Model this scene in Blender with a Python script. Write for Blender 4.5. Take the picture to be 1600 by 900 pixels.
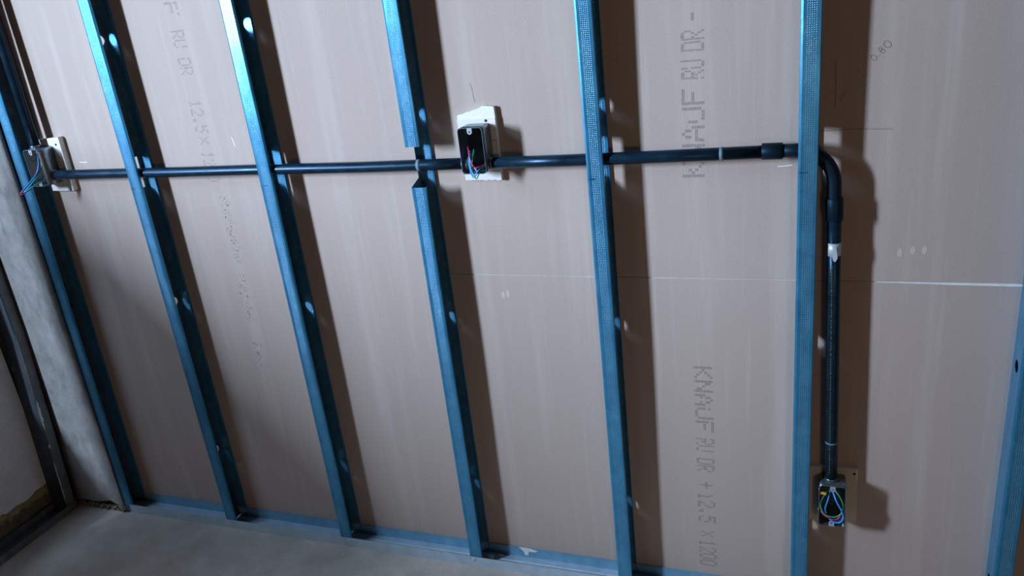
import bpy, bmesh, math, random
from mathutils import Vector, Matrix
from mathutils.geometry import tessellate_polygon

for o in list(bpy.data.objects):
    bpy.data.objects.remove(o, do_unlink=True)
sc = bpy.context.scene
COL = sc.collection
R = math.radians

# ------------------------------------------------------------------ camera, world, lights
cam = bpy.data.cameras.new('camera')
cam.sensor_width = 36.0
cam.lens = 36.0 * 1242.085 / 1600.0
cam.clip_start = 0.02
camo = bpy.data.objects.new('camera', cam)
COL.objects.link(camo)
camo.location = (1.6234, -1.5933, 1.4326)
camo.rotation_euler = (R(68.9886), R(6.3128), R(19.3976))
sc.camera = camo

world = bpy.data.worlds.new('world')
sc.world = world
world.use_nodes = True
bg = world.node_tree.nodes['Background']
bg.inputs['Color'].default_value = (1.0, 0.56, 0.34, 1)
bg.inputs['Strength'].default_value = 0.012


def area(name, loc, target, sx, sy, power, color):
    l = bpy.data.lights.new(name, 'AREA')
    l.shape = 'RECTANGLE'
    l.size, l.size_y = sx, sy
    l.energy = power
    l.color = color
    o = bpy.data.objects.new(name, l)
    COL.objects.link(o)
    o.location = loc
    d = Vector(target) - Vector(loc)
    o.rotation_euler = d.to_track_quat('-Z', 'Y').to_euler()
    return o


# daylight from the opening in the left wall, an added fill, and a weak warm one from the right rear
area('window_daylight', (-1.43, -2.30, 1.78), (5.0, -2.30, 1.78), 0.34, 0.75, 318, (0.62, 0.78, 1.0))
area('floor_fill', (-1.50, -1.75, 2.75), (0.6, -0.6, 0.0), 1.30, 0.60, 36, (0.50, 0.72, 1.0))  # added fill lamp, high on the left, to brighten the floor
area('doorway_light', (2.45, -3.1, 0.85), (1.6, 0.0, 0.8), 0.40, 0.50, 7.5, (1.0, 0.68, 0.45))

sc.view_settings.view_transform = 'Standard'
sc.view_settings.look = 'None'
sc.view_settings.exposure = 0.0
sc.view_settings.gamma = 1.0
sc.view_settings.use_curve_mapping = False


# ------------------------------------------------------------------ materials
class NT:
    def __init__(s, name):
        s.m = bpy.data.materials.new(name)
        s.m.use_nodes = True
        s.t = s.m.node_tree
        s.b = s.t.nodes['Principled BSDF']
        s._c = None

    def n(s, typ, **kw):
        x = s.t.nodes.new(typ)
        for k, v in kw.items():
            setattr(x, k, v)
        return x

    def l(s, a, b):
        s.t.links.new(a, b)

    def coord(s, world=False):
        if s._c is None:
            if world:
                s._c = s.n('ShaderNodeNewGeometry').outputs['Position']
            else:
                s._c = s.n('ShaderNodeTexCoord').outputs['Object']
        return s._c

    def mapped(s, scale=(1, 1, 1), loc=(0, 0, 0)):
        mp = s.n('ShaderNodeMapping')
        mp.inputs['Scale'].default_value = scale
        mp.inputs['Location'].default_value = loc
        s.l(s.coord(), mp.inputs['Vector'])
        return mp.outputs['Vector']

    def noise(s, scale, detail=3, rough=0.6, vscale=(1, 1, 1), loc=(0, 0, 0)):
        x = s.n('ShaderNodeTexNoise')
        x.inputs['Scale'].default_value = scale
        x.inputs['Detail'].default_value = detail
        x.inputs['Roughness'].default_value = rough
        s.l(s.mapped(vscale, loc), x.inputs['Vector'])
        return x.outputs['Fac']

    def ramp(s, fac, stops):
        r = s.n('ShaderNodeValToRGB')
        e = r.color_ramp.elements
        while len(e) < len(stops):
            e.new(0.5)
        for el, (p, c) in zip(e, stops):
            el.position = p
            el.color = (c[0], c[1], c[2], 1) if not isinstance(c, (int, float)) else (c, c, c, 1)
        s.l(fac, r.inputs['Fac'])
        return r.outputs['Color']

    def mix(s, fac, a, b, mode='MIX'):
        x = s.n('ShaderNodeMix', data_type='RGBA', blend_type=mode)
        for sock, v in ((x.inputs[0], fac), (x.inputs[6], a), (x.inputs[7], b)):
            if isinstance(v, (int, float)):
                sock.default_value = v
            elif isinstance(v, tuple):
                sock.default_value = (v[0], v[1], v[2], 1)
            else:
                s.l(v, sock)
        return x.outputs[2]

    def math(s, op, a, b=0.0):
        x = s.n('ShaderNodeMath', operation=op)
        for sock, v in ((x.inputs[0], a), (x.inputs[1], b)):
            if isinstance(v, (int, float)):
                sock.default_value = v
            else:
                s.l(v, sock)
        return x.outputs[0]

    def bump(s, h, strength=0.3, dist=0.002):
        x = s.n('ShaderNodeBump')
        x.inputs['Strength'].default_value = strength
        x.inputs['Distance'].default_value = dist
        s.l(h, x.inputs['Height'])
        s.l(x.outputs['Normal'], s.b.inputs['Normal'])

    def out(s, color=None, rough=None, metal=None, spec=None):
        for nm, v in (('Base Color', color), ('Roughness', rough), ('Metallic', metal), ('Specular IOR Level', spec)):
            if v is None:
                continue
            if isinstance(v, tuple):
                s.b.inputs[nm].default_value = (v[0], v[1], v[2], 1)
            elif isinstance(v, (int, float)):
                s.b.inputs[nm].default_value = v
            else:
                s.l(v, s.b.inputs[nm])
        return s.m


def mat_plain(name, c, rough=0.5, metal=0.0, spec=0.5):
    return NT(name).out(c, rough, metal, spec)


def mat_paper():
    m = NT('brown_board_paper')
    m.coord(True)
    fine = m.noise(640, 2, 0.75)
    speck = m.noise(300, 2, 0.7, loc=(3, 1, 2))
    streak = m.noise(9, 4, 0.6, (1.6, 1, 0.10))
    streak2 = m.noise(40, 3, 0.6, (1.2, 1, 0.05), (5, 0, 1))
    blot = m.noise(2.2, 3, 0.5, loc=(1, 0, 4))
    c = m.ramp(fine, [(0.28, (0.325, 0.265, 0.235)), (0.72, (0.520, 0.435, 0.395))])
    c = m.mix(m.ramp(speck, [(0.62, 0.0), (0.78, 0.45)]), c, (0.62, 0.55, 0.50))
    c = m.mix(m.ramp(streak, [(0.50, 0.0), (0.74, 0.42)]), c, (0.56, 0.50, 0.46))
    c = m.mix(m.ramp(streak2, [(0.56, 0.0), (0.75, 0.22)]), c, (0.60, 0.54, 0.50))
    c = m.mix(m.ramp(blot, [(0.45, 0.0), (0.8, 0.25)]), c, (0.38, 0.315, 0.275))
    m.bump(fine, 0.25, 0.001)
    return m.out(c, 0.88, 0, 0.25)


def mat_gypsum(name='gypsum', a=(0.74, 0.74, 0.72), b=(0.86, 0.86, 0.84), sc_=90):
    m = NT(name)
    n = m.noise(sc_, 4, 0.65)
    m.bump(n, 0.5, 0.002)
    return m.out(m.ramp(n, [(0.3, a), (0.7, b)]), 0.9, 0, 0.2)


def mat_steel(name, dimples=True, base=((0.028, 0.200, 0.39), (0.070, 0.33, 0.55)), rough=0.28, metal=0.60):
    m = NT(name)
    spang = m.noise(26, 4, 0.6, (1, 1, 0.6))
    fine = m.noise(380, 2, 0.6)
    c = m.ramp(spang, [(0.30, base[0]), (0.70, base[1])])
    c = m.mix(m.ramp(fine, [(0.35, 0.0), (0.8, 0.25)]), c, tuple(min(1, v * 1.3) for v in base[1]))
    smear = m.noise(7, 5, 0.7, (3, 3, 1.4), (2, 5, 1))
    c = m.mix(m.ramp(smear, [(0.58, 0.0), (0.70, 0.28)]), c, (0.36, 0.62, 0.80))
    if dimples:
        sp = m.n('ShaderNodeSeparateXYZ')
        m.l(m.coord(), sp.inputs[0])
        kx = 2 * math.pi / 0.0037
        sx = m.math('SINE', m.math('MULTIPLY', sp.outputs['X'], kx))
        sz = m.math('SINE', m.math('MULTIPLY', sp.outputs['Z'], kx))
        d = m.math('MULTIPLY', m.math('MAXIMUM', sx, 0.0), m.math('MAXIMUM', sz, 0.0))
        band = m.math('MULTIPLY', m.math('GREATER_THAN', sp.outputs['X'], 0.0090), m.math('LESS_THAN', sp.outputs['X'], 0.0272))
        d = m.math('MULTIPLY', d, band)
        c = m.mix(m.math('MULTIPLY', d, 0.60), c, (0.66, 0.84, 0.92))  # sparkle of the dimples painted as a paler colour
        m.bump(m.math('ADD', d, m.math('MULTIPLY', fine, 0.15)), 0.5, 0.0009)
    else:
        m.bump(spang, 0.15, 0.002)
    return m.out(c, rough, metal, 0.5)


def mat_concrete(name, a, b, scale=14, bump=0.6, stain=None, sscale=4.5):
    m = NT(name)
    m.coord(True)
    big = m.noise(scale, 6, 0.62)
    fine = m.noise(260, 3, 0.7)
    c = m.ramp(big, [(0.30, a), (0.70, b)])
    c = m.mix(m.ramp(fine, [(0.30, 0.35), (0.60, 0.0)]), c, tuple(v * 0.55 for v in a))
    if stain:
        st = m.noise(sscale, 4, 0.6, (1, 1, 0.55) if sscale > 5 else (1, 1, 1), (7, 3, 1))
        c = m.mix(m.ramp(st, [(0.52, 0.0), (0.68, 0.55)]), c, stain)
    m.bump(m.math('ADD', big, m.math('MULTIPLY', fine, 0.35)), bump, 0.006)
    return m.out(c, 0.9, 0, 0.25)


def mat_conduit():
    m = NT('black_conduit_plastic')
    n = m.noise(60, 4, 0.7, (0.4, 1, 1))
    sc1 = m.noise(500, 2, 0.5, (0.1, 1, 1))
    c = m.ramp(n, [(0.35, (0.004, 0.011, 0.020)), (0.75, (0.008, 0.024, 0.042))])
    c = m.mix(m.ramp(sc1, [(0.62, 0.0), (0.8, 0.25)]), c, (0.05, 0.10, 0.15))
    m.b.inputs['Specular Tint'].default_value = (0.30, 0.62, 1.0, 1)
    return m.out(c, m.ramp(n, [(0.3, 0.27), (0.7, 0.40)]), 0, 0.42)


PAPER = mat_paper()
GYP = mat_gypsum()
GYPB = mat_gypsum('scrap_board_face', (0.66, 0.67, 0.66), (0.76, 0.77, 0.76), 300)
GYPBEIGE = mat_gypsum('beige_board_face', (0.50, 0.46, 0.40), (0.60, 0.56, 0.49), 300)
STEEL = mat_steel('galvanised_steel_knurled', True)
STEELSH = mat_steel('galvanised_steel_shade', False, ((0.085, 0.11, 0.13), (0.15, 0.18, 0.20)), 0.40, 0.75)  # shade on the webs put into a darker steel colour
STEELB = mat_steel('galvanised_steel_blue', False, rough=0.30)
TRACK = mat_steel('dusty_track_steel', False, ((0.36, 0.47, 0.56), (0.48, 0.60, 0.70)), 0.6, 0.25)
STEELT = mat_steel('track_flange_steel', False, ((0.14, 0.34, 0.50), (0.24, 0.46, 0.62)), 0.5, 0.4)
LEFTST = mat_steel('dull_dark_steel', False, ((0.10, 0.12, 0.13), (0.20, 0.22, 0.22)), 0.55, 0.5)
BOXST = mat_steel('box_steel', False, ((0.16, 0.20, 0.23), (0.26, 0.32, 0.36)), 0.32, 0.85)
BOXSHADE = mat_steel('box_inside_shade', False, ((0.025, 0.050, 0.062), (0.05, 0.085, 0.10)), 0.35, 0.45)  # shade inside the boxes put into a darker copy of the steel
BRIGHT = mat_plain('bright_zinc', (0.72, 0.80, 0.86), 0.3, 0.8)
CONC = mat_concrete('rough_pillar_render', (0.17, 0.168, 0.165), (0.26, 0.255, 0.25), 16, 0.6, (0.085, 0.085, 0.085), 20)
CONCD = mat_concrete('broken_mortar', (0.14, 0.115, 0.09), (0.26, 0.22, 0.17), 30, 0.9)
PANEL = mat_concrete('grey_render_panel', (0.78, 0.79, 0.82), (0.90, 0.91, 0.92), 22, 0.5)
FLOORM = mat_concrete('screed_floor', (0.47, 0.42, 0.37), (0.67, 0.62, 0.565), 9, 0.5, (0.40, 0.36, 0.31))
FOAM = mat_concrete('yellowed_foam', (0.30, 0.23, 0.12), (0.50, 0.42, 0.26), 34, 0.9)
PIPE = mat_conduit()
COUPL = mat_plain('matt_black_coupling', (0.004, 0.010, 0.017), 0.48, 0, 0.28)
COUPL.node_tree.nodes['Principled BSDF'].inputs['Specular Tint'].default_value = (0.35, 0.65, 1.0, 1)
TAPE = mat_plain('silver_tape', (0.52, 0.62, 0.66), 0.4, 0.3)
YELLOW = mat_plain('yellow_print', (0.16, 0.12, 0.02), 0.5)
INK = mat_plain('grey_ink', (0.265, 0.222, 0.212), 0.9, 0, 0.1)
INKF = mat_plain('faint_grey_ink', (0.375, 0.315, 0.29), 0.9, 0, 0.1)
PENCIL = mat_plain('pencil', (0.20, 0.165, 0.16), 0.9, 0, 0.1)
DARK = mat_plain('dark_metal', (0.015, 0.018, 0.022), 0.45, 0.6)
SCUFF = mat_plain('grey_paint_scuff', (0.10, 0.19, 0.24), 0.6)
W_RED = mat_plain('red_insulation', (0.55, 0.02, 0.10), 0.35)
W_BLUE = mat_plain('blue_insulation', (0.03, 0.28, 0.80), 0.35)
W_GREEN = mat_plain('green_insulation', (0.02, 0.38, 0.16), 0.35)
W_YEL = mat_plain('yellow_tag', (0.70, 0.42, 0.03), 0.5)
WHITEP = mat_gypsum('white_plaster_crumb', (0.70, 0.70, 0.69), (0.84, 0.84, 0.83), 140)


# ------------------------------------------------------------------ mesh helpers
class MB:
    def __init__(s):
        s.bm = bmesh.new()

    def quad(s, pts, mi=0):
        f = s.bm.faces.new([s.bm.verts.new(p) for p in pts])
        f.material_index = mi
        return f

    def box(s, lo, hi, mi=0, bevel=0.0):
        (x0, y0, z0), (x1, y1, z1) = lo, hi
        v = [s.bm.verts.new(p) for p in ((x0, y0, z0), (x1, y0, z0), (x1, y1, z0), (x0, y1, z0),
                                         (x0, y0, z1), (x1, y0, z1), (x1, y1, z1), (x0, y1, z1))]
        fs = []
        for q in ((0, 3, 2, 1), (4, 5, 6, 7), (0, 1, 5, 4), (1, 2, 6, 5), (2, 3, 7, 6), (3, 0, 4, 7)):
            f = s.bm.faces.new([v[i] for i in q])
            f.material_index = mi
            fs.append(f)
        if bevel:
            es = list({e for f in fs for e in f.edges})
            bmesh.ops.bevel(s.bm, geom=es, offset=bevel, segments=2, affect='EDGES', profile=0.5)

    def plate(s, outer, holes, thick, to3, mi=0, mi_side=None):
        """flat plate with holes: outer / holes are lists of (u, v); to3(u, v, w) gives the point, w in 0..thick"""
        if mi_side is None:
            mi_side = mi
        loops = [list(outer)] + [list(h) for h in holes]
        tris = tessellate_polygon([[Vector((u, v, 0)) for u, v in lp] for lp in loops])
        flat = [p for lp in loops for p in lp]
        a = [s.bm.verts.new(to3(u, v, 0.0)) for u, v in flat]
        b = [s.bm.verts.new(to3(u, v, thick)) for u, v in flat]
        for t in tris:
            for vs in (a, b):
                try:
                    s.bm.faces.new([vs[i] for i in t]).material_index = mi
                except ValueError:
                    pass
        k = 0
        for lp in loops:
            n = len(lp)
            for i in range(n):
                p, q = k + i, k + (i + 1) % n
                s.bm.faces.new((a[p], a[q], b[q], b[p])).material_index = mi_side
            k += n

    def tube(s, path, r, seg=12, mi=0, cap=True, smooth=True):
        path = [Vector(p) for p in path]
        rs = r if isinstance(r, (list, tuple)) else [r] * len(path)
        t0 = (path[1] - path[0]).normalized()
        up = Vector((0, 0, 1)) if abs(t0.z) < 0.9 else Vector((1, 0, 0))
        nrm = (up - t0 * up.dot(t0)).normalized()
        rings = []
        for i, p in enumerate(path):
            if i == 0:
                t = t0
            elif i == len(path) - 1:
                t = (path[i] - path[i - 1]).normalized()
            else:
                t = (path[i + 1] - path[i - 1]).normalized()
            nrm = (nrm - t * nrm.dot(t)).normalized()
            bn = t.cross(nrm)
            rings.append([s.bm.verts.new(p + (nrm * math.cos(2 * math.pi * k / seg) + bn * math.sin(2 * math.pi * k / seg)) * rs[i]) for k in range(seg)])
        for a, b in zip(rings, rings[1:]):
            for k in range(seg):
                f = s.bm.faces.new((a[k], a[(k + 1) % seg], b[(k + 1) % seg], b[k]))
                f.material_index = mi
                f.smooth = smooth
        if cap:
            s.bm.faces.new(rings[0][::-1]).material_index = mi
            s.bm.faces.new(rings[-1]).material_index = mi

    def build(s, name, mats, parent=None, loc=None):
        bmesh.ops.recalc_face_normals(s.bm, faces=s.bm.faces[:])
        me = bpy.data.meshes.new(name)
        s.bm.to_mesh(me)
        s.bm.free()
        if not isinstance(mats, (list, tuple)):
            mats = [mats]
        for m in mats:
            me.materials.append(m)
        o = bpy.data.objects.new(name, me)
        COL.objects.link(o)
        if parent:
            o.parent = parent
        if loc:
            o.location = loc
        return o


def tag(o, label=None, cat=None, group=None, kind=None):
    for k, v in (('label', label), ('category', cat), ('group', group), ('kind', kind)):
        if v:
            o[k] = v
    return o


def empty(name, loc, label=None, cat=None, group=None, kind=None):
    o = bpy.data.objects.new(name, None)
    o.empty_display_size = 0.05
    COL.objects.link(o)
    o.location = loc
    return tag(o, label, cat, group, kind)


def circ(cx, cy, r, n=20, ry=None):
    ry = ry or r
    return [(cx + r * math.cos(2 * math.pi * k / n), cy + ry * math.sin(2 * math.pi * k / n)) for k in range(n)]


def rrect(x0, y0, x1, y1, r, n=5):
    p = []
    for cx, cy, a in ((x1 - r, y1 - r, 0), (x0 + r, y1 - r, 90), (x0 + r, y0 + r, 180), (x1 - r, y0 + r, 270)):
        for k in range(n + 1):
            t = R(a + 90 * k / n)
            p.append((cx + r * math.cos(t), cy + r * math.sin(t)))
    return p


def spline(pts, n=8):
    pts = [Vector(p) for p in pts]
    ext = [pts[0] * 2 - pts[1]] + pts + [pts[-1] * 2 - pts[-2]]
    out = []
    for i in range(1, len(ext) - 2):
        p0, p1, p2, p3 = ext[i - 1:i + 3]
        for k in range(n):
            t = k / n
            out.append(0.5 * ((2 * p1) + (p2 - p0) * t + (2 * p0 - 5 * p1 + 4 * p2 - p3) * t * t + (3 * p1 - p0 - 3 * p2 + p3) * t ** 3))
    out.append(pts[-1])
    return out


rnd = random.Random(7)

# ------------------------------------------------------------------ setting: floor
m = MB()
m.box((-2.6, -4.2, -0.12), (4.2, 0.08, 0.0))
tag(m.build('floor', FLOORM), kind='structure')

# ------------------------------------------------------------------ setting: back wall of gypsum boards
SEAM = 0.8104
wall = empty('wall_back', (0, 0, 0), kind='structure')


def board(x0, x1, z0, z1):
    m = MB()
    m.plate([(x0, z0), (x1, z0), (x1, z1), (x0, z1)], [], 0.0125, lambda u, v, w: (u, w, v), 0, 1)
    return m.build('drywall_panel', [PAPER, GYP], wall)


board(-0.90, 0.7996, 0.002, 2.50)
board(0.8004, 1.9996, SEAM + 0.0006, 2.50)
board(2.0004, 3.20, 0.002, 2.50)
# lower middle board: its top edge was snapped, the white core shows in the widening gap
m = MB()
N = 40
xs = [0.8004 + (1.9996 - 0.8004) * i / N for i in range(N + 1)]


def gap(x):
    base = 0.0012 if x < 1.65 else 0.0012 + 0.0042 * min(1.0, (x - 1.65) / 0.28)
    return base + rnd.uniform(-0.0004, 0.0004)


gs = [gap(x) for x in xs]
fr_t = [m.bm.verts.new((x, 0, SEAM - g)) for x, g in zip(xs, gs)]
fr_b = [m.bm.verts.new((x, 0, 0.002)) for x in xs]
bk_t = [m.bm.verts.new((x, 0.0125, SEAM)) for x in xs]
bk_b = [m.bm.verts.new((x, 0.0125, 0.002)) for x in xs]
for i in range(N):
    m.bm.faces.new((fr_b[i], fr_b[i + 1], fr_t[i + 1], fr_t[i])).material_index = 0
    m.bm.faces.new((fr_t[i], fr_t[i + 1], bk_t[i + 1], bk_t[i])).material_index = 1
    m.bm.faces.new((bk_t[i], bk_t[i + 1], bk_b[i + 1], bk_b[i])).material_index = 0
    m.bm.faces.new((bk_b[i], bk_b[i + 1], fr_b[i + 1], fr_b[i])).material_index = 1
m.bm.faces.new((fr_b[0], fr_t[0], bk_t[0], bk_b[0])).material_index = 1
m.bm.faces.new((fr_b[N], fr_t[N], bk_t[N], bk_b[N])).material_index = 1
mid_low = m.build('drywall_panel', [PAPER, GYP], wall)

# ------------------------------------------------------------------ dot-matrix print on the boards
FONT = {
    'K': ['10001', '10010', '10100', '11000', '10100', '10010', '10001'],
    'N': ['10001', '11001', '11001', '10101', '10011', '10011', '10001'],
    'A': ['00100', '01010', '01010', '10001', '11111', '10001', '10001'],
    'U': ['10001', '10001', '10001', '10001', '10001', '10001', '01110'],
    'F': ['11111', '10000', '10000', '11110', '10000', '10000', '10000'],
    'R': ['11110', '10001', '10001', '11110', '10100', '10010', '10001'],
    'D': ['11110', '10001', '10001', '10001', '10001', '10001', '11110'],
    '/': ['00001', '00010', '00010', '00100', '01000', '01000', '10000'],
    '+': ['00000', '00100', '00100', '11111', '00100', '00100', '00000'],
    '-': ['00000', '00000', '00000', '11111', '00000', '00000', '00000'],
    '.': ['00000', '00000', '00000', '00000', '00000', '01100', '01100'],
    'x': ['00000', '10001', '01010', '00100', '01010', '10001', '00000'],
    '1': ['00100', '01100', '00100', '00100', '00100', '00100', '01110'],
    '2': ['01110', '10001', '00001', '00010', '00100', '01000', '11111'],
    '5': ['11111', '10000', '11110', '00001', '00001', '10001', '01110'],
    '0': ['01110', '10001', '10001', '10001', '10001', '10001', '01110'],
}


def dot_text(segs, x_top, x_bot, mat, twin=0.0016, lean=0.0, keep=1.0, y=-0.0003, dot=0.0021):
    """segs: (text, z where it starts, signed advance per letter). Letter tops lie at x_top."""
    m = MB()
    for text, z, adv in segs:
        sg = 1 if adv > 0 else -1
        for ch in text:
            if ch != ' ':
                cw = abs(adv) * 0.88 / 5
                for r_, row in enumerate(FONT[ch]):
                    for c_, bit in enumerate(row):
                        if bit == '1' and rnd.random() < keep:
                            cx = x_top + (x_bot - x_top) * r_ / 6 + rnd.uniform(-.0004, .0004)
                            cz = z + sg * (c_ + 0.5) * cw + rnd.uniform(-.0004, .0004)
                            cx += lean * (cz - segs[0][1])
                            for dx in (-twin, twin):
                                w, h = dot * 0.36, max(dot * 0.62, cw * 0.46)
                                m.quad([(cx + dx - w, y, cz - h), (cx + dx + w, y, cz - h), (cx + dx + w, y, cz + h), (cx + dx - w, y, cz + h)])
            z += adv
    return m.build('printed_text', mat, wall)


t = dot_text([('KNAUF', 1.028, 0.0362), ('RU', 1.222, 0.0192), ('DR', 1.274, 0.0205), ('-', 1.330, 0.016)], 1.386, 1.424, INK, lean=0.02, keep=0.95)
t['label'] = 'grey dot print reading upwards, KNAUF RU DR'
t = dot_text([('KNAUF', 0.602, -0.0345), ('RU', 0.418, -0.019), ('DR', 0.364, -0.019), ('+', 0.300, -0.022), ('12.5', 0.268, -0.0215), ('x', 0.160, -0.020), ('1200', 0.132, -0.0195)], 1.431, 1.396, INK, keep=0.95)
t['label'] = 'grey dot print reading downwards, KNAUF RU DR + 12.5 x 1200'
t = dot_text([('KNAUF', 1.624, -0.0362), ('RU', 1.415, -0.021), ('DR', 1.352, -0.021), ('12.5', 1.252, -0.0205), ('x', 1.163, -0.022), ('1200', 1.126, -0.020)], 0.232, 0.199, INKF, keep=0.9)
t['label'] = 'faint dot print reading downwards, 12.5 x 1200'
# smudged illegible print further down the left board
m = MB()
for i in range(300):
    z = rnd.uniform(0.46, 1.01)
    if 0.60 < z < 0.66 or 0.80 < z < 0.83:
        continue
    x = 0.233 - (1.01 - z) * 0.03 + rnd.gauss(0, 0.010)
    w, h = 0.0011, 0.0018
    m.quad([(x - w, -0.0003, z - h), (x + w, -0.0003, z - h), (x + w, -0.0003, z + h), (x - w, -0.0003, z + h)])
t = m.build('smudged_print', INKF, wall)
t['kind'] = 'stuff'
t['label'] = 'smudged unreadable dot print'


# pencil marks and scuffs on the boards
def stroke(path, w, mat, name, y=-0.0003, z_is_2d=True):
    m = MB()
    pts = [Vector((p[0], y, p[1])) for p in path]
    for a, b in zip(pts, pts[1:]):
        d = (b - a).normalized()
        n = Vector((-d.z, 0, d.x)) * w / 2
        m.quad([a - n, b - n, b + n, a + n])
    return m.build(name, mat, wall)


stroke([(1.6635, 1.236), (1.6655, 1.20), (1.6655, 1.155)], 0.0012, PENCIL, 'pencil_line')
stroke([(1.673, 1.163), (1.684, 1.185)], 0.0010, PENCIL, 'pencil_line')
stroke([(1.640, 1.1105), (1.70, 1.112), (1.765, 1.109)], 0.0010, PENCIL, 'pencil_line')
stroke([(0.944, 1.245), (0.948, 1.235), (0.949, 1.222), (0.951, 1.204)], 0.0008, PENCIL, 'pencil_line')
# slanted handwritten 0.80
m = MB()


def hand(path):
    ang = R(46)
    for a, b in zip(path, path[1:]):
        P = []
        for q in (a, b):
            P.append(Vector((1.727 + q[0] * math.cos(ang) - q[1] * math.sin(ang), -0.0003, 1.232 + q[0] * math.sin(ang) + q[1] * math.cos(ang))))
        d = (P[1] - P[0])
        if d.length < 1e-6:
            continue
        d.normalize()
        n = Vector((-d.z, 0, d.x)) * 0.00045
        m.quad([P[0] - n, P[1] - n, P[1] + n, P[0] + n])


hand(circ(0.004, 0.004, 0.0038, 14, 0.006) + [(0.0078, 0.004)])
hand([(0.0115, -0.001), (0.013, 0.000)])
hand(circ(0.021, 0.007, 0.0030, 12) + [(0.024, 0.007)])
hand(circ(0.021, 0.001, 0.0034, 12) + [(0.0244, 0.001)])
hand(circ(0.034, 0.004, 0.0052, 16, 0.0068) + [(0.0392, 0.004)])
t = m.build('pencil_note', PENCIL, wall)
t['label'] = 'faint slanted pencilled number'
m = MB()
for cx, cz, dx in ((1.790, 0.870, 0), (1.812, 0.875, 0), (1.832, 0.876, 0), (0.962, 0.760, 0), (0.974, 0.763, 0)):
    p = [(cx + a, cz + b) for a, b in circ(0, 0, 0.0048, 12, 0.0085)]
    m.bm.faces.new([m.bm.verts.new((a, -0.0003, b)) for a, b in p])
PRINTS = mat_plain('pale_finger_smear', (0.53, 0.46, 0.415), 0.9, 0, 0.1)
t = m.build('finger_smear', PRINTS, wall)
t['label'] = 'pale finger smears'
for pth in ([(-0.212, 1.1135), (-0.200, 1.1125), (-0.186, 1.1125)], [(1.566, 1.0455), (1.581, 1.0465), (1.593, 1.0475)], [(0.300, 1.158), (0.303, 1.145), (0.305, 1.135)]):
    stroke(pth, 0.0022, WHITEP, 'white_scratch')

# ------------------------------------------------------------------ setting: left wall, broken render low down, unseen opening shaped for the daylight
SILL, JAMB = 1.26, -1.87
wl = empty('wall_left', (-0.655, 0, 0), kind='structure')
m = MB()
m.box((-0.74, -0.20, 0.0), (-0.672, 0.0, 2.5))
m.box((-0.74, -0.76, 0.0), (-0.672, -0.20, 0.42))  # low gap in the unseen wall, added so daylight reaches the pillar
m.box((-0.74, -2.95, 0.0), (-0.672, -0.76, SILL))
m.box((-0.74, -4.2, 0.0), (-0.672, JAMB, 2.5))
o = m.build('masonry', CONCD)
o.parent = wl
o.matrix_parent_inverse = Matrix.Translation((0.655, 0, 0))
m = MB()
edge = [(-0.30, 0.11)]
y = -0.30
while y < -0.09:
    y += 0.012
    edge.append((min(y, -0.088), 0.098 + rnd.uniform(-0.006, 0.006)))
m.plate(edge + [(-0.088, 2.5), (-0.20, 2.5), (-0.20, 0.42), (-0.30, 0.42)], [], 0.017, lambda u, v, w: (-0.655 - w, u, v), 0)
m.box((-0.672, -0.76, 0.10), (-0.655, -0.301, 0.42))
m.box((-0.672, -2.95, 0.10), (-0.655, -0.76, SILL))
o = m.build('render_coat', PANEL)
o.parent = wl
o.matrix_parent_inverse = Matrix.Translation((0.655, 0, 0))
m = MB()
prev = None
ys = [-0.40 + 0.0125 * i for i in range(26)]
rows = []
for y in ys:
    top = 0.104 + rnd.uniform(-0.003, 0.003)
    bot = 0.060 + rnd.uniform(-0.012, 0.012)
    row = []
    for k in range(5):
        f = k / 4
        row.append(m.bm.verts.new((-0.672 + math.sin(math.pi * f) * rnd.uniform(0.008, 0.018), y, top + (bot - top) * f)))
    rows.append(row)
for a, b in zip(rows, rows[1:]):
    for k in range(4):
        m.bm.faces.new((a[k], a[k + 1], b[k + 1], b[k]))
o = m.build('foam_bead', FOAM)
o.parent = wl
o.matrix_parent_inverse = Matrix.Translation((0.655, 0, 0))
tag(o, 'yellowish crumbly bead under the render')

# ------------------------------------------------------------------ concrete pillar in the corner
pil = empty('concrete_pillar', (-0.49, -0.03, 0), 'rough pale grey concrete pillar filling the corner, broken at its foot', 'pillar')


def child(mb, name, mat, parent):
    o = mb.build(name, mat)
    o.parent = parent
    o.matrix_parent_inverse = Matrix.Translation(parent.location).inverted()
    return o


m = MB()
m.box((-0.668, -0.036, 0.0), (-0.412, -0.001, 2.5))
child(m, 'core', CONCD, pil)
m = MB()
prof = []                                     # section in x/y, right edge rounded into a raised bead shaped to catch daylight
for x, yy in ((-0.610, -0.051), (-0.610, -0.0635), (-0.56, -0.0640), (-0.50, -0.0645), (-0.45, -0.0645), (-0.415, -0.0650), (-0.402, -0.0665), (-0.396, -0.0700),
              (-0.390, -0.0715), (-0.3845, -0.0700), (-0.3820, -0.0655), (-0.3830, -0.0610)):
    prof.append((x, yy))
zs = [0.0] + [0.02 + 0.12 * i for i in range(21)]
cols = []
for i, (x, yy) in enumerate(prof):
    z0 = 0.030 + rnd.uniform(-0.010, 0.008) if 0 < i < len(prof) - 1 else 0.03
    c = []
    for k, z in enumerate(zs):
        zz = z0 if k == 0 else max(z, z0 + 0.01 * k)
        fade = min(1.0, max(0.0, (zz - 0.15) / 0.6)) if yy < -0.0652 else 1.0
        yv = -0.0648 + (yy + 0.0648) * fade if yy < -0.0652 else yy
        # the pillar leans very slightly away to the left near the floor
        lean = -0.016 * (1 - min(1, zz / 0.9)) if x > -0.45 else 0
        yv += 0.038 * min(zz, 0.6) * max(0.0, min(1.0, (-0.43 - x) / 0.16))
        c.append(m.bm.verts.new((x + lean, yv, min(zz, 2.5))))
    cols.append(c)
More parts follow.
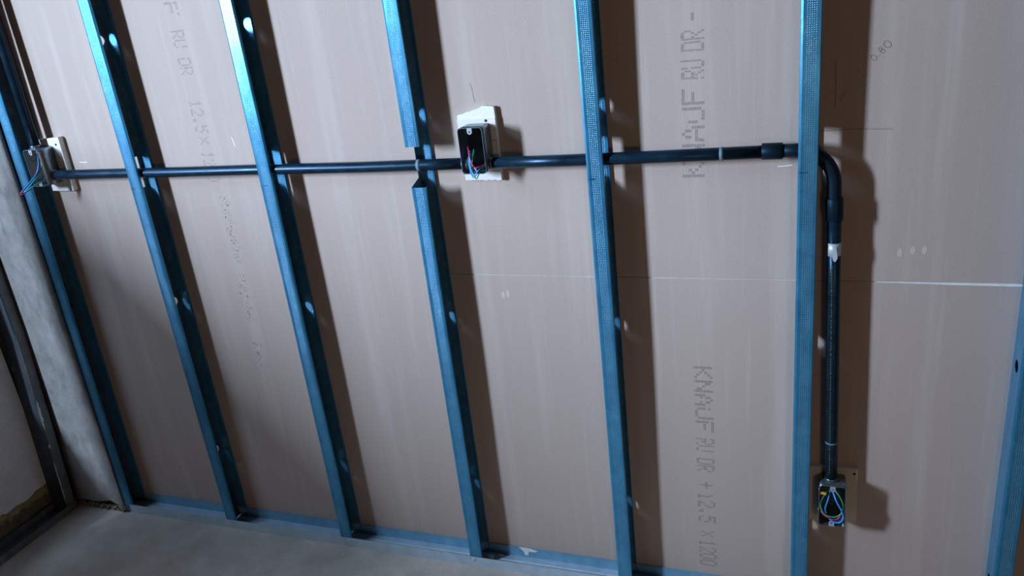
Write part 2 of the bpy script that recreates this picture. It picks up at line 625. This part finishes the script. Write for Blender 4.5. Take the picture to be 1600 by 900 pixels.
for a, b in zip(cols, cols[1:]):
    for k in range(len(zs) - 1):
        f = m.bm.faces.new((a[k], b[k], b[k + 1], a[k + 1]))
        f.smooth = True
o = child(m, 'render_coat', CONC, pil)
m = MB()
for i in range(16):
    x = -0.60 + 0.20 * i / 15
    s = rnd.uniform(0.008, 0.020)
    p = [(x + s * math.cos(a) * rnd.uniform(.7, 1.2), -0.061 - abs(s * 0.4 * math.sin(a)) - rnd.uniform(0, .004), 0.0 + s * 0.9 * (0.5 + 0.5 * math.sin(a * 2))) for a in (0, 1, 2, 3)]
    q = (x + rnd.uniform(-.004, .004), -0.056, s * rnd.uniform(0.8, 1.6))
    v = [m.bm.verts.new(a) for a in p]
    t_ = m.bm.verts.new(q)
    for k in range(4):
        m.bm.faces.new((v[k], v[(k + 1) % 4], t_))
o = child(m, 'broken_foot', CONCD, pil)
tag(o, 'crumbled brown foot', kind='stuff')

# ------------------------------------------------------------------ steel studs
DEPTH, FW, T = 0.060, 0.0352, 0.0009
HZ = (0.240, 0.712, 1.190, 1.90)
HZA = (0.250, 0.724, 1.412, 1.90)


def flange_front(parent, z0, z1, mat=STEEL, bend=0.0, warp=0.0):
    m = MB()
    prof = [(0.0, -0.0566), (0.0008, -0.0584), (0.0046, -0.0600), (0.018, -0.0600), (FW - 0.0015, -0.0600), (FW, -0.0592), (FW, -0.0530)]
    inner = [(0.0009, -0.0566), (0.0016, -0.0579), (0.0048, -0.0591), (0.018, -0.0591), (FW - 0.002, -0.0591), (FW - 0.0009, -0.0587), (FW - 0.0009, -0.0530)]
    nz = max(2, int((z1 - z0) / 0.08))
    L = [z0 + (z1 - z0) * k / nz for k in range(nz + 1)]
    A, B = [], []
    for z in L:
        w = warp * math.sin(z * 7.0)
        A.append([m.bm.verts.new((x, y + w * (x / FW), z)) for x, y in prof])
        B.append([m.bm.verts.new((x, y + w * (x / FW), z)) for x, y in inner])
    n = len(prof)
    for k in range(nz):
        for i in range(n - 1):
            m.bm.faces.new((A[k][i], A[k][i + 1], A[k + 1][i + 1], A[k + 1][i]))
            m.bm.faces.new((B[k][i], B[k][i + 1], B[k + 1][i + 1], B[k + 1][i]))
        m.bm.faces.new((A[k][n - 1], B[k][n - 1], B[k + 1][n - 1], A[k + 1][n - 1]))
    for k in (0, nz):
        for i in range(n - 1):
            m.bm.faces.new((A[k][i], A[k][i + 1], B[k][i + 1], B[k][i]))
    return m.build('front_flange', mat, parent)


def flange_rear(parent, z0, z1, mat=STEEL):
    m = MB()
    m.box((0.0009, -0.0011, z0), (FW, -0.0002, z1))
    m.box((FW - 0.0009, -0.0068, z0), (FW, -0.0011, z1))
    return m.build('rear_flange', mat, parent)


def notch(z0=1.044, z1=1.124, slant=0.016):
    return [(-0.053, z0 - slant), (-0.030, z0), (-0.012, z0), (-0.012, z1), (-0.053, z1)]


def web(parent, holes, outer=None, mat=STEELSH):
    m = MB()
    outer = outer or [(-0.0566, 0.004), (-0.0002, 0.004), (-0.0002, 2.45), (-0.0566, 2.45)]
    m.plate(outer, holes, T, lambda u, v, w: (w, u, v))
    # two shallow stiffening ribs along the web, standing on its open side
    return m.build('web', mat, parent)


def pen(parent, x0, x1, z):
    m = MB()
    m.box((x0, -0.0606, z - 0.0006), (x1, -0.0600, z + 0.0006))
    return m.build('pen_mark', DARK, parent)


def screw(parent, x, y, z, axis='y', r=0.0038):
    m = MB()
    m.tube([(x, y, z), (x, y - 0.0012, z), (x, y - 0.002, z)], [r, r, r * 0.5], 10)
    return m.build('screw', BRIGHT, parent)


def stud(x, label, holes=HZ, conduit=True, z0=0.004, lean=0.0, penx=None, webmat=None, cut=False, warp=0.0012, rr=0.0120):
    s = empty('metal_stud', (x, 0, 0), label, 'stud', 'steel studs of the partition')
    hl = [circ(-0.030 if rr < 0.015 else -0.0285, z, rr, 20, min(rr, 0.0135)) for z in holes]
    if conduit and not cut:
        hl.append(notch())
    if cut:
        z1, z2 = 1.036, 1.126
        web(s, hl, [(-0.0566, z0), (-0.0002, z0), (-0.0002, 2.45), (-0.0566, 2.45), (-0.0566, z2), (-0.0165, z2 - 0.004), (-0.0165, z1 + 0.012), (-0.0566, z1)])
        flange_front(s, z0, z1, warp=warp)
        flange_front(s, z2, 2.45, warp=warp)
    else:
        web(s, hl, mat=webmat or STEELSH)
        flange_front(s, z0, 2.45, warp=warp)
    flange_rear(s, z0, 2.45)
    if penx:
        pen(s, penx[0], penx[1], penx[2])
    if lean:
        s.rotation_euler = (0, lean, 0)
    return s


stud(-0.404, 'leftmost steel stud, against the concrete pillar, holding the conduit feed', holes=(0.26, 0.70, 1.90), conduit=False, lean=R(1.2), warp=0.0)
stud(0.000, 'steel stud second from the pillar, knurled front shining white at the top', holes=HZA, rr=0.0175, penx=(0.004, 0.018, 1.051), warp=0.0)
stud(0.3995, 'steel stud left of the cut stud, with the white sheen only at its very top', holes=HZA, rr=0.0175, penx=(0.010, 0.022, 1.050))
stud(0.7985, 'steel stud with its front flange cut away where the conduit passes', cut=True)
stud(1.2005, 'steel stud right of the white scrap board, between box and coupling', penx=(0.004, 0.016, 1.045))
stud(1.6035, 'steel stud in front of the conduit bend, standing straight up in view', holes=(0.24, 0.690, 1.90), penx=(0.002, 0.017, 1.047))
stud(1.9990, 'steel stud at the right edge, where the white seam ends', holes=(0.150, 0.655, 1.199, 1.90), conduit=False, rr=0.0125, webmat=STEELB)

# ------------------------------------------------------------------ floor track
trk = empty('floor_track', (0.9, -0.03, 0), 'dusty galvanised floor track the studs stand in, along the boarded wall', 'track')
m = MB()
m.box((-0.385, -0.0622, 0.0), (3.1, -0.0001, 0.0010))
for yy in (-0.040, -0.022):
    m.tube([(-0.385, yy, 0.0006), (3.1, yy, 0.0006)], 0.0018, 8)
child(m, 'base', TRACK, trk)
m = MB()
m.box((-0.36, -0.0021, 0.001), (3.1, -0.0013, 0.0322))
child(m, 'rear_flange', STEELT, trk)
m = MB()
m.box((-0.375, -0.0624, 0.001), (3.1, -0.0615, 0.0300))
child(m, 'front_flange', TRACK, trk)
for x in (0.020, 0.4275, 0.812, 1.218, 1.62, 2.01):
    m = MB()
    m.tube([(x, -0.0622, 0.0205), (x, -0.0638, 0.0205), (x, -0.0645, 0.0205)], [0.0034, 0.0034, 0.0016], 10)
    child(m, 'screw', BRIGHT, trk)

# left wall's own track and stud
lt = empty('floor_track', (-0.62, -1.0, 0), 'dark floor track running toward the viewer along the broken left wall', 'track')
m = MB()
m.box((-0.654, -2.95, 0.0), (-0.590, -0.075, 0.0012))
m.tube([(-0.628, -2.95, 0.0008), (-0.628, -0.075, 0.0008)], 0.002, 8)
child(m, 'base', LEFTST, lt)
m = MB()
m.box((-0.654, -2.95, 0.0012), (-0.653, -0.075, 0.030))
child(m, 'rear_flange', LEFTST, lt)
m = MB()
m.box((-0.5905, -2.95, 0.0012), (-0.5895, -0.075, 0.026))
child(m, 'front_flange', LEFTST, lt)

ls = empty('metal_stud', (-0.62, -0.095, 0), 'dark steel stud of the left wall, its edge flecked with plaster', 'stud', None)


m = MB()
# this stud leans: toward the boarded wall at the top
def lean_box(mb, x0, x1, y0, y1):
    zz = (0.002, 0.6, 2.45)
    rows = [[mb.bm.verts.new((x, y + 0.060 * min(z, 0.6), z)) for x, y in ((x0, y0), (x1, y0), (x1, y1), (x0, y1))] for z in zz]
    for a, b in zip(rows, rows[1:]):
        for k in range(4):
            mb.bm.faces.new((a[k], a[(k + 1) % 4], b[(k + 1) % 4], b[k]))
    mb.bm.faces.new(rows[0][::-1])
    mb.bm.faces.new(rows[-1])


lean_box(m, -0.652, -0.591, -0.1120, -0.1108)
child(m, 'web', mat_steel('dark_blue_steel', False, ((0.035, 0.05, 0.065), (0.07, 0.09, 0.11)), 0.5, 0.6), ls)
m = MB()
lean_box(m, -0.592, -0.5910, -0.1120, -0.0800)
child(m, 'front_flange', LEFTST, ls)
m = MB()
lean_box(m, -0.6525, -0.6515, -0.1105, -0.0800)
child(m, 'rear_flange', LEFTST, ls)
m = MB()
for z0, z1, w in ((0.045, 0.19, 0.0030), (0.30, 0.40, 0.0100), (0.40, 0.62, 0.0016), (0.235, 0.25, 0.005)):
    n = 26
    L = []
    for i in range(n + 1):
        z = z0 + (z1 - z0) * i / n
        f = max(0.0, math.sin(math.pi * i / n)) ** 0.5
        y0 = -0.1122 + 0.060 * min(z, 0.6) + (0.004 * (1 - f) if w > 0.004 else 0)
        L.append((z, y0, y0 + w * f * rnd.uniform(0.55, 1.2) + 0.0003))
    for (za, a0, a1), (zb, b0, b1) in zip(L, L[1:]):
        m.quad([(-0.5906, a0, za), (-0.5906, a1, za), (-0.5906, b1, zb), (-0.5906, b0, zb)])
o = child(m, 'plaster_fleck', WHITEP, ls)
tag(o, 'white plaster flecks on the edge', kind='stuff')

# ------------------------------------------------------------------ scrap boards behind the boxes
def scrap(outline, label, face, torn=None, hole=None, thick=0.0125, crack=None):
    cx = sum(p[0] for p in outline) / len(outline)
    z0 = min(p[1] for p in outline)
    s = empty('drywall_scrap', (cx, -0.006, z0), label, 'board', 'scraps of board behind the boxes')
    m = MB()
    m.plate(outline, [], thick, lambda u, v, w: (u, -0.0003 - thick + w, v), 0, 1)
    child(m, 'board_piece', [face, GYP], s)
    if torn:
        m = MB()
        m.plate(torn, [], thick - 0.0015, lambda u, v, w: (u, -0.0003 - (thick - 0.0015) + w, v), 0, 0)
        child(m, 'torn_edge', WHITEP, s)
    if hole:
        m = MB()
        m.tube([(hole[0], -0.0003 - thick, hole[1]), (hole[0], -0.0011 - thick, hole[1])], 0.0030, 12)
        child(m, 'screw', DARK, s)
    if crack:
        m = MB()
        for a, b in zip(crack, crack[1:]):
            m.quad([(a[0], -0.0131, a[1] - .0006), (b[0], -0.0131, b[1] - .0006), (b[0], -0.0131, b[1] + .0006), (a[0], -0.0131, a[1] + .0006)])
        child(m, 'crack', DARK, s)
    return s


base = [(0.9965, 1.0365), (0.9975, 1.172), (0.9095, 1.1715), (0.9115, 1.0385)]
base_j = [(0.9115, 1.0385), (0.952, 1.038), (0.960, 1.0365), (0.966, 1.038), (0.974, 1.0362), (0.981, 1.0376), (0.988, 1.036), (0.9965, 1.0365), (0.9975, 1.172), (0.9095, 1.1715)]
top = [(0.9095, 1.1715), (0.9975, 1.172), (0.9980, 1.1955)]
n = 14
tj = []
for i in range(n + 1):
    f = i / n
    x = 0.9965 - f * 0.086
    z = 1.1955 + (1.1805 - 1.1955) * max(0, (f - 0.25)) / 0.75 + rnd.uniform(-.0014, .0014) + (0.002 if 0.15 < f < 0.4 else 0)
    tj.append((x, z))
scrap(base_j, 'white scrap of board with a torn top edge, behind the middle box', GYPB, [(0.9095, 1.1715), (0.9975, 1.172)] + tj, (0.976, 1.1785 - 0.012), crack=[(0.984, 1.124), (0.990, 1.1245), (0.995, 1.124)])
scrap([(1.6400, 0.2385), (1.690, 0.2400), (1.7385, 0.2435), (1.7350, 0.3815), (1.7000, 0.3805), (1.6390, 0.3790)], 'beige square scrap of board, behind the low box beside the bend', GYPBEIGE, None, (1.7290, 0.3690))
scrap([(-0.322, 1.0410), (-0.2460, 1.0395), (-0.2440, 1.185), (-0.3150, 1.182)], 'narrow white scrap of board, behind the leftmost box', GYPB, None, (-0.2585, 1.1660), thick=0.016)


# ------------------------------------------------------------------ electrical boxes
def metal_box(cx, cz, w, h, label, yb=-0.0135, depth=0.0480, sides=('l', 'r'), entry='side', ez=None):
    """open-fronted pressed steel box; origin on its back"""
    b = empty('junction_box', (cx, yb, cz), label, 'junction box', 'steel wiring boxes')
    ez = ez if ez is not None else 0.0
    m = MB()
    outer = rrect(-w / 2, -h / 2, w / 2, h / 2, 0.0075)
    inner = rrect(-w / 2 + .0012, -h / 2 + .0012, w / 2 - .0012, h / 2 - .0012, 0.0066)
    n = len(outer)
    of = [m.bm.verts.new((x, -depth, z)) for x, z in outer]
    ob = [m.bm.verts.new((x, 0, z)) for x, z in outer]
    inf = [m.bm.verts.new((x, -depth, z)) for x, z in inner]
    inb = [m.bm.verts.new((x, -0.0012, z)) for x, z in inner]
    for i in range(n):
        j = (i + 1) % n
        for q in ((of[i], of[j], ob[j], ob[i]), (inf[i], inf[j], inb[j], inb[i]), (of[i], of[j], inf[j], inf[i])):
            f = m.bm.faces.new(q)
            f.smooth = q[0] is not of[i] or q[2] is ob[j]
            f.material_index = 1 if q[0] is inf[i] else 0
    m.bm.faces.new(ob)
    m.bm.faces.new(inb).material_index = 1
    body = m.build('body', [BOXST, BOXSHADE], b)
    # fixing ears turned in at top and bottom
    for sgn in (1, -1):
        m = MB()
        zt = sgn * (h / 2 - 0.0008)
        pts = [(-0.0055, zt), (-0.0055, zt - sgn * 0.008)] + [(0.0055 * math.cos(a), zt - sgn * (0.008 + 0.0055 * math.sin(abs(a)))) for a in [math.pi - k * math.pi / 8 for k in range(1, 8)]] + [(0.0055, zt - sgn * 0.008), (0.0055, zt)]
        m.plate(pts, [circ(0, zt - sgn * 0.0080, 0.0019, 10)], 0.0012, lambda u, v, q: (u, -depth - 0.0004 + q, v))
        m.build('fixing_ear', BRIGHT, b)
    # knockouts pressed in the back and the side walls
    for (kx, kz) in ((0.0, 0.022), (0.0, -0.022)):
        m = MB()
        m.tube([(kx, -0.0012, kz), (kx, -0.0018, kz), (kx, -0.0020, kz)], [0.0105, 0.0102, 0.0090], 18)
        m.build('knockout', BOXSHADE, b)
    for s in (-1, 1):
        for kz in (0.026, -0.026):
            if entry == 'side' and abs(kz - ez) < 0.02:
                continue
            for side, off in ((1, 0.0), (-1, 0.0)):
                m = MB()
                xo = s * (w / 2) if side == 1 else s * (w / 2 - 0.0012)
                ring = [(xo, -0.024 + 0.0105 * math.cos(2 * math.pi * k / 20), kz + 0.0105 * math.sin(2 * math.pi * k / 20)) for k in range(21)]
                m.tube(ring, 0.0006, 6, cap=False)
                m.build('knockout', BOXST if side == 1 else BOXSHADE, b)
    m = MB()
    m.tube([(0.004, -0.0013, 0.002), (0.004, -0.0016, 0.002)], 0.0036, 10)
    m.build('mounting_hole', DARK, b)
    return b, depth


def wire(parent, pts, mat, label, r=0.0015):
    m = MB()
    m.tube(spline(pts, 7), r, 8)
    o = m.build('wire', mat, parent)
    o['label'] = label
    return o


def locknut(parent, p, axis, r=0.0152):
    m = MB()
    p = Vector(p)
    a = Vector(axis)
    m.tube([p - a * 0.0022, p + a * 0.0022], r, 8, smooth=False)
    m.tube([p + a * 0.0022, p + a * 0.0065], r * 0.88, 18)
    return m.build('locknut', BOXST, parent)


def bush(parent, p, axis, r=0.0140):
    m = MB()
    p = Vector(p)
    a = Vector(axis)
    m.tube([p, p + a * 0.004, p + a * 0.006], [r, r, r * 0.8], 16)
    return m.build('bushing', BRIGHT, parent)


PY = -0.0365      # depth of the conduit axis
# middle box
b2, dp = metal_box(0.9562, 1.1125, 0.0560, 0.0985, 'open steel wiring box in the middle of the wall, looped wires hanging out')
hz = 1.0805 - 1.1125
locknut(b2, (0.0285, PY + 0.0135, hz), (1, 0, 0))
locknut(b2, (-0.0285, PY + 0.0135, hz + 0.0005), (-1, 0, 0))
bush(b2, (0.0265, PY + 0.0135, hz), (-1, 0, 0))
bush(b2, (-0.0265, PY + 0.0135, hz), (1, 0, 0))
L0 = (-0.0220, -0.024, hz)
Rr0 = (0.0215, -0.024, hz)
wire(b2, [L0, (-0.0140, -0.034, 0.004), (-0.0090, -0.044, 0.0010), (-0.0050, -0.050, -0.018), (0.004, -0.054, -0.033), (0.016, -0.048, -0.0330), Rr0], W_RED, 'red wire')
wire(b2, [L0, (-0.0120, -0.030, -0.004), (-0.0085, -0.044, -0.010), (-0.0050, -0.052, -0.038), (0.004, -0.056, -0.0500), (0.012, -0.052, -0.040), Rr0], W_BLUE, 'blue wire')
wire(b2, [L0, (-0.0060, -0.024, -0.002), (-0.0020, -0.040, -0.012), (-0.0040, -0.052, -0.040), (0.006, -0.057, -0.0570), (0.0125, -0.052, -0.046), Rr0], W_GREEN, 'green wire')
wire(b2, [L0, (-0.0100, -0.030, -0.010), (-0.0110, -0.046, -0.018), (-0.006, -0.053, -0.046), (0.001, -0.056, -0.0540), (0.011, -0.050, -0.042), Rr0], W_BLUE, 'second blue wire')

# left box
b1, dp = metal_box(-0.2990, 1.1145, 0.0540, 0.0985, 'open steel wiring box at far left, below the vertical conduit', yb=-0.0168)
hz1 = 1.0885 - 1.1145
locknut(b1, (0.0275, PY + 0.0168, hz1), (1, 0, 0))
bush(b1, (0.0255, PY + 0.0168, hz1), (-1, 0, 0))
locknut(b1, (-0.010, PY + 0.0168, 0.0500), (0, 0, 1))
S = (0.014, -0.030, hz1 - 0.002)
wire(b1, [(-0.006, -0.022, 0.046), (0.012, -0.042, 0.020), (0.014, -0.058, -0.008), (-0.002, -0.085, -0.036), (-0.0130, -0.098, -0.050), (-0.004, -0.088, -0.050), (0.012, -0.062, -0.036), S], W_BLUE, 'blue wire')
wire(b1, [(-0.008, -0.022, 0.046), (0.010, -0.040, 0.020), (0.011, -0.058, -0.010), (-0.006, -0.085, -0.040), (-0.0190, -0.098, -0.054), (-0.012, -0.094, -0.056), (0.010, -0.064, -0.038), S], W_RED, 'red wire')
wire(b1, [(-0.004, -0.020, 0.046), (0.016, -0.038, 0.018), (0.017, -0.050, -0.006), (0.004, -0.080, -0.036), (-0.009, -0.094, -0.051), (0.002, -0.086, -0.046), (0.014, -0.060, -0.034), S], mat_plain('teal_insulation', (0.02, 0.42, 0.50), 0.35), 'teal wire')

# low box beside the bend
b3, dp = metal_box(1.6855, 0.3137, 0.0540, 0.1035, 'open steel wiring box low on the right, wires looped like a drop', entry='top')
locknut(b3, (-0.003, PY + 0.0135, 0.0520), (0, 0, 1))
bush(b3, (-0.003, PY + 0.0135, 0.0500), (0, 0, -1))
T0 = (-0.003, -0.024, 0.036)
wire(b3, [T0, (-0.016, -0.040, 0.022), (-0.0235, -0.046, 0.002), (-0.015, -0.049, -0.020), (0.004, -0.050, -0.0250), (0.018, -0.048, -0.016), (0.0215, -0.046, 0.006), (0.012, -0.040, 0.026), T0], W_GREEN, 'green wire')
wire(b3, [T0, (-0.018, -0.036, 0.022), (-0.0245, -0.040, 0.000), (-0.020, -0.046, -0.020), (0.000, -0.050, -0.0310), (0.015, -0.049, -0.025), (0.0215, -0.044, 0.000), (0.014, -0.038, 0.024), T0], W_RED, 'red wire')
wire(b3, [T0, (-0.008, -0.046, 0.018), (-0.0135, -0.050, -0.004), (-0.011, -0.049, -0.018)], W_BLUE, 'blue wire')
wire(b3, [T0, (0.008, -0.048, 0.016), (0.0195, -0.053, -0.006), (0.0225, -0.053, -0.024), (0.016, -0.052, -0.036), (0.004, -0.051, -0.0370), (-0.004, -0.048, -0.033)], W_BLUE, 'thicker blue wire', 0.0020)
m = MB()
m.plate([(-0.026, 0.030), (-0.014, 0.026), (-0.012, 0.033), (-0.020, 0.0345)], [], 0.001, lambda u, v, w: (u, -0.046 - w, v))
o = m.build('wire_tag', W_YEL, b3)
o['label'] = 'yellow tag'


# ------------------------------------------------------------------ conduits
def pipe_child(name, pts, r, mat, parent, seg=24):
    m = MB()
    m.tube(pts, r, seg)
    return child(m, name, mat, parent)


RAD = 0.0124
x0, x1 = -0.2640, 0.9240
cd = empty('conduit', (x0, PY, 1.0885), 'long black conduit between the leftmost box and the middle box', 'conduit')
pts = [(x0 + (x1 - x0) * i / 14, PY, 1.0888 - 0.0078 * min(1, (i / 14) * 1.25) + 0.0004 * math.sin(i)) for i in range(15)]
pipe_child('pipe', pts, RAD, PIPE, cd)
zc = 1.0812
o = pipe_child('scuff_ring', [(0.812, PY, zc), (0.821, PY, zc)], RAD + 0.0002, SCUFF, cd)
o['label'] = 'grey scuffed ring'

cr = empty('conduit', (1.0, PY, 1.08), 'black conduit run right of the middle box, bending down to the low box', 'conduit')
pipe_child('pipe', [(0.9885, PY, 1.0800), (1.15, PY, 1.0800), (1.35, PY, 1.0812), (1.56, PY, 1.0835)], RAD, PIPE, cr)
o = pipe_child('scuff_ring', [(1.4610, PY, 1.0826), (1.4685, PY, 1.0827)], RAD + 0.0003, SCUFF, cr)
o['label'] = 'grey scuffed ring'
o = pipe_child('coupling', [(1.5385, PY, 1.0842), (1.5390, PY, 1.0842), (1.5755, PY, 1.0842), (1.5760, PY, 1.0842)], [0.0150, 0.0156, 0.0156, 0.0150], COUPL, cr)
el = [(1.566, PY, 1.0842), (1.600, PY, 1.0842)]
Rb = 0.066
ex, ez_ = 1.6020, 1.0842
for k in range(0, 13):
    a = R(90 - 90 * k / 12)
    el.append((ex + Rb * math.cos(a), PY, ez_ - Rb + Rb * math.sin(a)))
el += [(1.6690, PY, 0.985), (1.6695, PY, 0.965)]
pipe_child('bend', el, 0.0127, COUPL, cr)
pipe_child('coupling', [(1.6688, PY, 0.9915), (1.6688, PY, 0.9905), (1.6705, PY, 0.9490), (1.6705, PY, 0.9480)], [0.0150, 0.0157, 0.0157, 0.0150], COUPL, cr)


def vx(z):
    return 1.6700 + (0.958 - z) * 0.0205


pipe_child('pipe', [(vx(z), PY, z) for z in (0.965, 0.80, 0.60, 0.45, 0.3660)], RAD, PIPE, cr)
# silver tape with a hanging tail
m = MB()
m.tube([(vx(0.904), PY, 0.904), (vx(0.878), PY, 0.878)], RAD + 0.0004, 24)
m.plate([(vx(0.89) - 0.0015, 0.898), (vx(0.89) + 0.0035, 0.898), (vx(0.89) + 0.0065, 0.876), (vx(0.89) + 0.003, 0.868), (vx(0.89) - 0.001, 0.870), (vx(0.89) - 0.003, 0.878)], [], 0.0006, lambda u, v, w: (u, PY - RAD - 0.0009 - w, v))
o = child(m, 'tape', TAPE, cr)
o['label'] = 'band of silver tape'
m = MB()
z = 0.86
while z > 0.39:
    dz = 0.006 if rnd.random() < 0.8 else 0.012
    xa = vx(z) - 0.0035
    m.quad([(xa - .0007, PY - RAD - 0.0001, z), (xa + .0007, PY - RAD - 0.0001, z), (xa + .0007, PY - RAD - 0.0001, z - dz * .6), (xa - .0007, PY - RAD - 0.0001, z - dz * .6)])
    z -= dz
o = child(m, 'print_stripe', YELLOW, cr)
tag(o, 'yellow printed stripe down the pipe', kind='stuff')
o = pipe_child('scuff_ring', [(vx(0.462), PY, 0.4620), (vx(0.458), PY, 0.4580)], RAD + 0.0003, SCUFF, cr)

cv = empty('conduit', (-0.309, PY, 1.165), 'vertical black conduit coming down into the leftmost box', 'conduit')
pipe_child('pipe', [(-0.309, PY, 1.1655), (-0.3085, PY, 1.6), (-0.308, PY, 2.45)], RAD, PIPE, cv)

# ------------------------------------------------------------------ crumbs of plaster on the floor and the track
def crumb(loc, s, label, flat=0.4):
    m = MB()
    n = 7
    ringb, ringt = [], []
    for k in range(n):
        a = 2 * math.pi * k / n
        r = s * rnd.uniform(0.7, 1.2)
        ringb.append(m.bm.verts.new((r * math.cos(a), r * 0.7 * math.sin(a), 0)))
        ringt.append(m.bm.verts.new((r * .7 * math.cos(a), r * .5 * math.sin(a), s * flat * rnd.uniform(.7, 1.2))))
    for k in range(n):
        m.bm.faces.new((ringb[k], ringb[(k + 1) % n], ringt[(k + 1) % n], ringt[k]))
    m.bm.faces.new(ringt)
    m.bm.faces.new(ringb[::-1])
    o = m.build('plaster_crumb', WHITEP)
    o.location = loc
    return tag(o, label, 'crumb', 'crumbs of plaster')


crumb((0.426, -0.096, 0.0), 0.004, 'tiny white crumb on the floor in front of the second stud from left')
crumb((0.838, -0.020, 0.0012), 0.012, 'pale plaster crumb in the shaded track beside the cut stud')
crumb((0.868, -0.010, 0.0012), 0.009, 'white plaster crumb by the track flange, right of the cut stud')
# splash of white plaster on the rear flange of the track
m = MB()
p = [(0.918, 0.0318), (0.950, 0.0316), (0.972, 0.0260), (0.962, 0.0215), (0.946, 0.0210), (0.944, 0.0095), (0.934, 0.0085), (0.931, 0.0200)]
m.plate(p, [], 0.0012, lambda u, v, w: (u, -0.0021 - w, v))
o = child(m, 'plaster_splash', WHITEP, trk)
o['label'] = 'white plaster splash'
